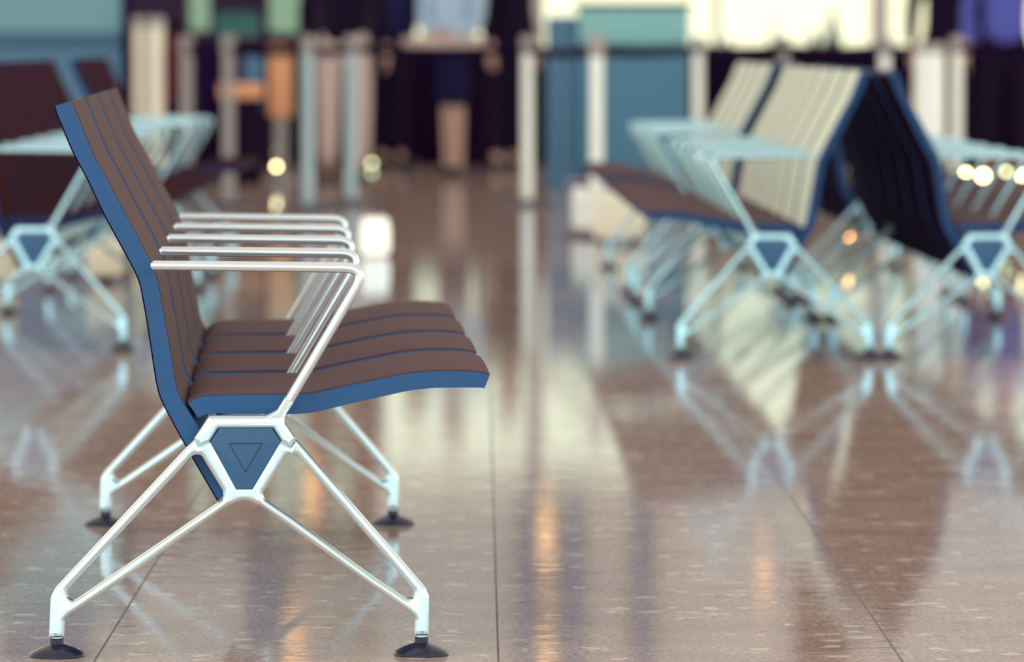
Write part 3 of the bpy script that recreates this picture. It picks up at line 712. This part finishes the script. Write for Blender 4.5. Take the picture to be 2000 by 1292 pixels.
def person(px, Y, face, label, top='navy_cloth', legs='navy_cloth', hair='hair', lean=0.0, arms='down', step=0.0, Hs=1.0, sleeves=True, lx=0.10, shorts=False):
    r = empty('person', (X(px, Y), Y, 0), face)          # local -y is forward
    S = Hs
    hip = (0, 0, 0.93*S); ly = -lean
    chest = (0, ly*0.75, 1.32*S); neck = (0, ly*1.0, 1.48*S)
    def V_(p, rr): return (p[0], p[1], p[2], rr)
    fe = []
    def leg(s, dy):
        return [V_(hip, 0.115), (s*0.09*lx/0.10, 0, 0.86*S, 0.095), (s*lx, dy*0.5-0.01, 0.49*S, 0.052), (s*lx, dy, 0.09*S, 0.038), (s*lx, dy-0.07, 0.035, 0.034), (s*(lx+0.005), dy-0.15, 0.028, 0.028)]
    legL = leg(-1, -step); legR = leg(1, step)
    def arm(s):
        sh = (s*0.19, ly*0.95, 1.40*S, 0.055)
        if arms == 'desk':
            el = (s*0.24, ly-0.16, 1.14*S, 0.040); wr = (s*0.13, ly-0.38, 1.045, 0.028); d = Vector((-s*0.25, -1, -0.06)).normalized()
        elif arms == 'fold':
            el = (s*0.19, ly-0.05, 1.01*S, 0.040); wr = (s*0.03, ly-0.24, 0.95*S, 0.028); d = Vector((-s*1, -0.25, 0.0)).normalized()
        else:
            el = (s*0.25, ly*0.7+0.02, 1.11*S, 0.040); wr = (s*0.27, ly*0.6-0.05, 0.86*S, 0.028); d = Vector((0, -0.12, -1)).normalized()
        side = d.cross(Vector((0, 0, 1))) if abs(d.z) < 0.7 else Vector((0, 1, 0))
        side.normalize(); w = Vector(wr[:3]); pm = w + d*0.055
        hand = [V_(tuple(w), 0.026), V_(tuple(pm), 0.032)]
        fingers = []
        for k in range(4):
            q = pm + d*0.035 + side*(k-1.5)*0.019; ln = (0.062, 0.072, 0.068, 0.055)[k]
            curl = Vector((-s*0.25 if arms == 'down' else 0, 0, -0.15 if arms != 'down' else 0))
            fingers.append([V_(tuple(pm), 0.032), V_(tuple(q), 0.009), V_(tuple(q + d*ln*0.5), 0.0085), V_(tuple(q + (d+curl).normalized()*ln), 0.007)])
        q = w + d*0.02 - side*0.03
        fingers.append([V_(tuple(w), 0.026), V_(tuple(q), 0.011), V_(tuple(q + (d - side*0.5).normalized()*0.045), 0.009)])
        return sh, el, wr, hand, fingers
    aL = arm(-1); aR = arm(1)
    ch = [[V_(hip, 0.115), (0, ly*0.35, 1.12*S, 0.095), V_(chest, 0.125), V_(neck, 0.055), (0, ly*1.05-0.01, 1.56*S, 0.055), (0, ly*1.08-0.015, 1.65*S, 0.088), (0, ly*1.1-0.01, 1.73*S, 0.070)], legL, legR]
    for a in (aL, aR):
        ch += [[V_(chest, 0.125), a[0], a[1], a[2], a[3][1]]] + a[4]
    skinned('body', ch, M['skin'], r)
    # face
    hy = ly*1.08-0.015; bm = bmesh.new()
    for s in (-1, 1):
        bmesh.ops.create_uvsphere(bm, u_segments=10, v_segments=8, radius=0.012, matrix=Matrix.Translation((s*0.032, hy-0.078, 1.665*S)))
    finish('eyes', bm, M['hair'], r)
    bm = bmesh.new(); tube(bm, [(0, hy-0.080, 1.67*S), (0, hy-0.098, 1.635*S), (0, hy-0.085, 1.625*S)], [0.008, 0.014, 0.010], 8); finish('nose', bm, M['skin'], r)
    bm = bmesh.new(); tube(bm, [(-0.022, hy-0.074, 1.60*S), (0, hy-0.082, 1.597*S), (0.022, hy-0.074, 1.60*S)], 0.006, 6); finish('mouth', bm, M['red_cloth'], r)
    bm = bmesh.new()
    for s in (-1, 1): bmesh.ops.create_uvsphere(bm, u_segments=10, v_segments=8, radius=0.022, matrix=Matrix.Translation((s*0.086, hy+0.005, 1.65*S)) @ Matrix.Diagonal((0.4, 0.8, 1.2, 1)))
    finish('ears', bm, M['skin'], r)
    bm = bmesh.new(); bmesh.ops.create_uvsphere(bm, u_segments=18, v_segments=12, radius=0.1, matrix=Matrix.Translation((0, hy+0.018, 1.685*S)) @ Matrix.Diagonal((0.98, 1.05, 1.0, 1)))
    bmesh.ops.delete(bm, geom=[v for v in bm.verts if v.co.y < hy-0.045 and v.co.z < 1.70*S or v.co.z < 1.60*S], context='VERTS'); finish('hair', bm, M[hair], r)
    # clothes
    g = 0.014
    tr = []
    for L_ in (legL, legR):
        tr.append([(L_[0][0], L_[0][1], L_[0][2], 0.13+g), (L_[1][0], L_[1][1], L_[1][2], 0.095+g), (L_[2][0], L_[2][1], L_[2][2], 0.058+g*1.6), ((L_[2][0], L_[2][1], 0.47*S, 0.058+g*1.6) if shorts else (L_[3][0], L_[3][1], L_[3][2]+0.01, 0.038+g*2))])
    tr.append([(0, 0, 0.93*S, 0.13+g), (0, ly*0.1, 1.03*S, 0.12+g)])
    skinned('trousers', tr, M[legs], r)
    sh = [[(0, 0, 0.86*S, 0.150+g), (0, ly*0.1, 0.97*S, 0.150+g), (0, ly*0.35, 1.12*S, 0.135+g), (chest[0], chest[1], chest[2], 0.138+g), (0, ly, 1.455*S, 0.068)]]
    for a in (aL, aR):
        s_, e_, w_ = a[0], a[1], a[2]; wv = Vector(e_[:3]).lerp(Vector(w_[:3]), 0.9)
        sh.append([(chest[0], chest[1], chest[2], 0.138+g), (s_[0], s_[1], s_[2], 0.055+g), (e_[0], e_[1], e_[2], 0.040+g)] + ([(wv.x, wv.y, wv.z, 0.028+g)] if sleeves else []))
    skinned('top', sh, M[top], r)
    for L_ in (legL, legR):
        a = L_[3]; b = L_[5]
        skinned('shoe', [[(a[0], a[1]+0.02, 0.045, 0.042), (a[0], (a[1]+b[1])/2, 0.042, 0.040), (b[0], b[1]-0.01, 0.036, 0.034)]], M['shoe'], r)
    return tag(r, label, 'person')
PI = math.pi
person(765, 42.4, PI*0.75, 'person in a dark blue jacket leaning forward left of the light blue top', 'navy_cloth', 'dark_cloth', lean=0.22, arms='desk')
person(886, 39.95, -PI*0.12, 'person in a light blue top and knee-length navy shorts, centre', 'ltblue', 'navy_cloth', arms='fold', lx=0.035, shorts=True)
person(985, 42.0, PI*0.3, 'person in near-black clothes right of the one in light blue', 'dark_cloth', 'dark_cloth', lean=0.04)
person(672, 38.5, PI*0.95, 'person in pale beige trousers standing behind the barrier at left', 'dark_cloth', 'beige_cloth', step=0.05)
person(1845, 41.0, PI*0.9, 'person in dark clothes before the bright window at the right', 'dark_cloth', 'dark_cloth', lean=0.10)
person(1893, 42.0, PI*0.1, 'person in a violet-blue top beside the dark-clothed one at the right', 'violet_cloth', 'dark_cloth')
person(1962, 40.0, PI*0.0, 'person in a violet-blue top nearest the right picture edge', 'violet_cloth', 'dark_cloth')

o = empty('added_cover_table', (X(865, 39.0), 39.0, 0)); w = (X(945, 39)-X(787, 39))/2  # added to hide bright window gaps; its pinkish top stands for resting forearms
bm = bmesh.new(); box(bm, -w, w, -0.05, 0.22, zpx(92, 39), zpx(72, 39), 0.01); finish('pinkish_cover_top', bm, M['beige_cloth'], o)
for sx in (-1, 1):
    bm = bmesh.new(); tube(bm, [(sx*(w-0.03), 0.08, 0), (sx*(w-0.03), 0.08, zpx(92, 39)+0.01)], 0.018, 10); finish('leg', bm, M['dark_desk'], o)
tag(o, 'added narrow high table, its pale pinkish top covering window gaps before the person in light blue', 'table')
# mint green console at the right, on the parapet
o = empty('console', (X(1915, 43.0), 43.0, 0)); w = (X(1955, 43)-X(1880, 43))/2
bm = bmesh.new(); box(bm, -w, w, 0, 0.35, zpx(128, 43), zpx(98, 43), 0.01); finish('top_panel', bm, M['mint'], o)
bm = bmesh.new(); box(bm, -w*0.9, w*0.9, 0.03, 0.33, 0.0, zpx(128, 43), 0.01); finish('cabinet', bm, M['dark_desk'], o)
tag(o, 'mint green topped console below the window at the right', 'console')

# ------------------------------------------------------------------ outside, beyond the windows
bm = bmesh.new(); box(bm, -40, 60, 46, 200, -0.5, -0.05); struct(finish('ground_outside', bm, M['dark_desk']))
def conifer(px, Y, ytop, wpx, label):
    o = empty('conifer', (X(px, Y), Y, -0.05)); h = zpx(ytop, Y); w = wpx/F*Y/2
    bm = bmesh.new(); rnd = random.Random(int(px)); prof = []
    N_ = 7
    for k in range(N_):
        z = h*(0.12 + 0.88*k/N_); rr = w*(1-k/N_)
        prof += [(rr*1.05, z), (rr*0.62, z + h*0.10)]
    prof.append((0.01, h)); lathe(bm, prof, seg=18)
    for v in bm.verts:
        v.co.x *= 1+rnd.uniform(-.18, .18); v.co.y *= 1+rnd.uniform(-.18, .18)
    finish('crown', bm, M['foliage'], o)
    bm = bmesh.new(); lathe(bm, [(w*0.12, 0), (w*0.10, h*0.2)], seg=10); finish('trunk', bm, M['hair'], o)
    return tag(o, label, 'tree')
conifer(1509, 80, 30, 44, 'slender dark conifer outside the window, above the pale seats')
conifer(1625, 78, 4, 85, 'taller dark conifer outside the window, middle of the bright glass')
conifer(1590, 84, 50, 120, 'low dark conifer just left of the taller one outside')
conifer(1420, 86, 68, 140, 'broad low dark conifer outside beside the blue desk')
conifer(1735, 90, 66, 150, 'broad low dark conifer outside near the right window post')
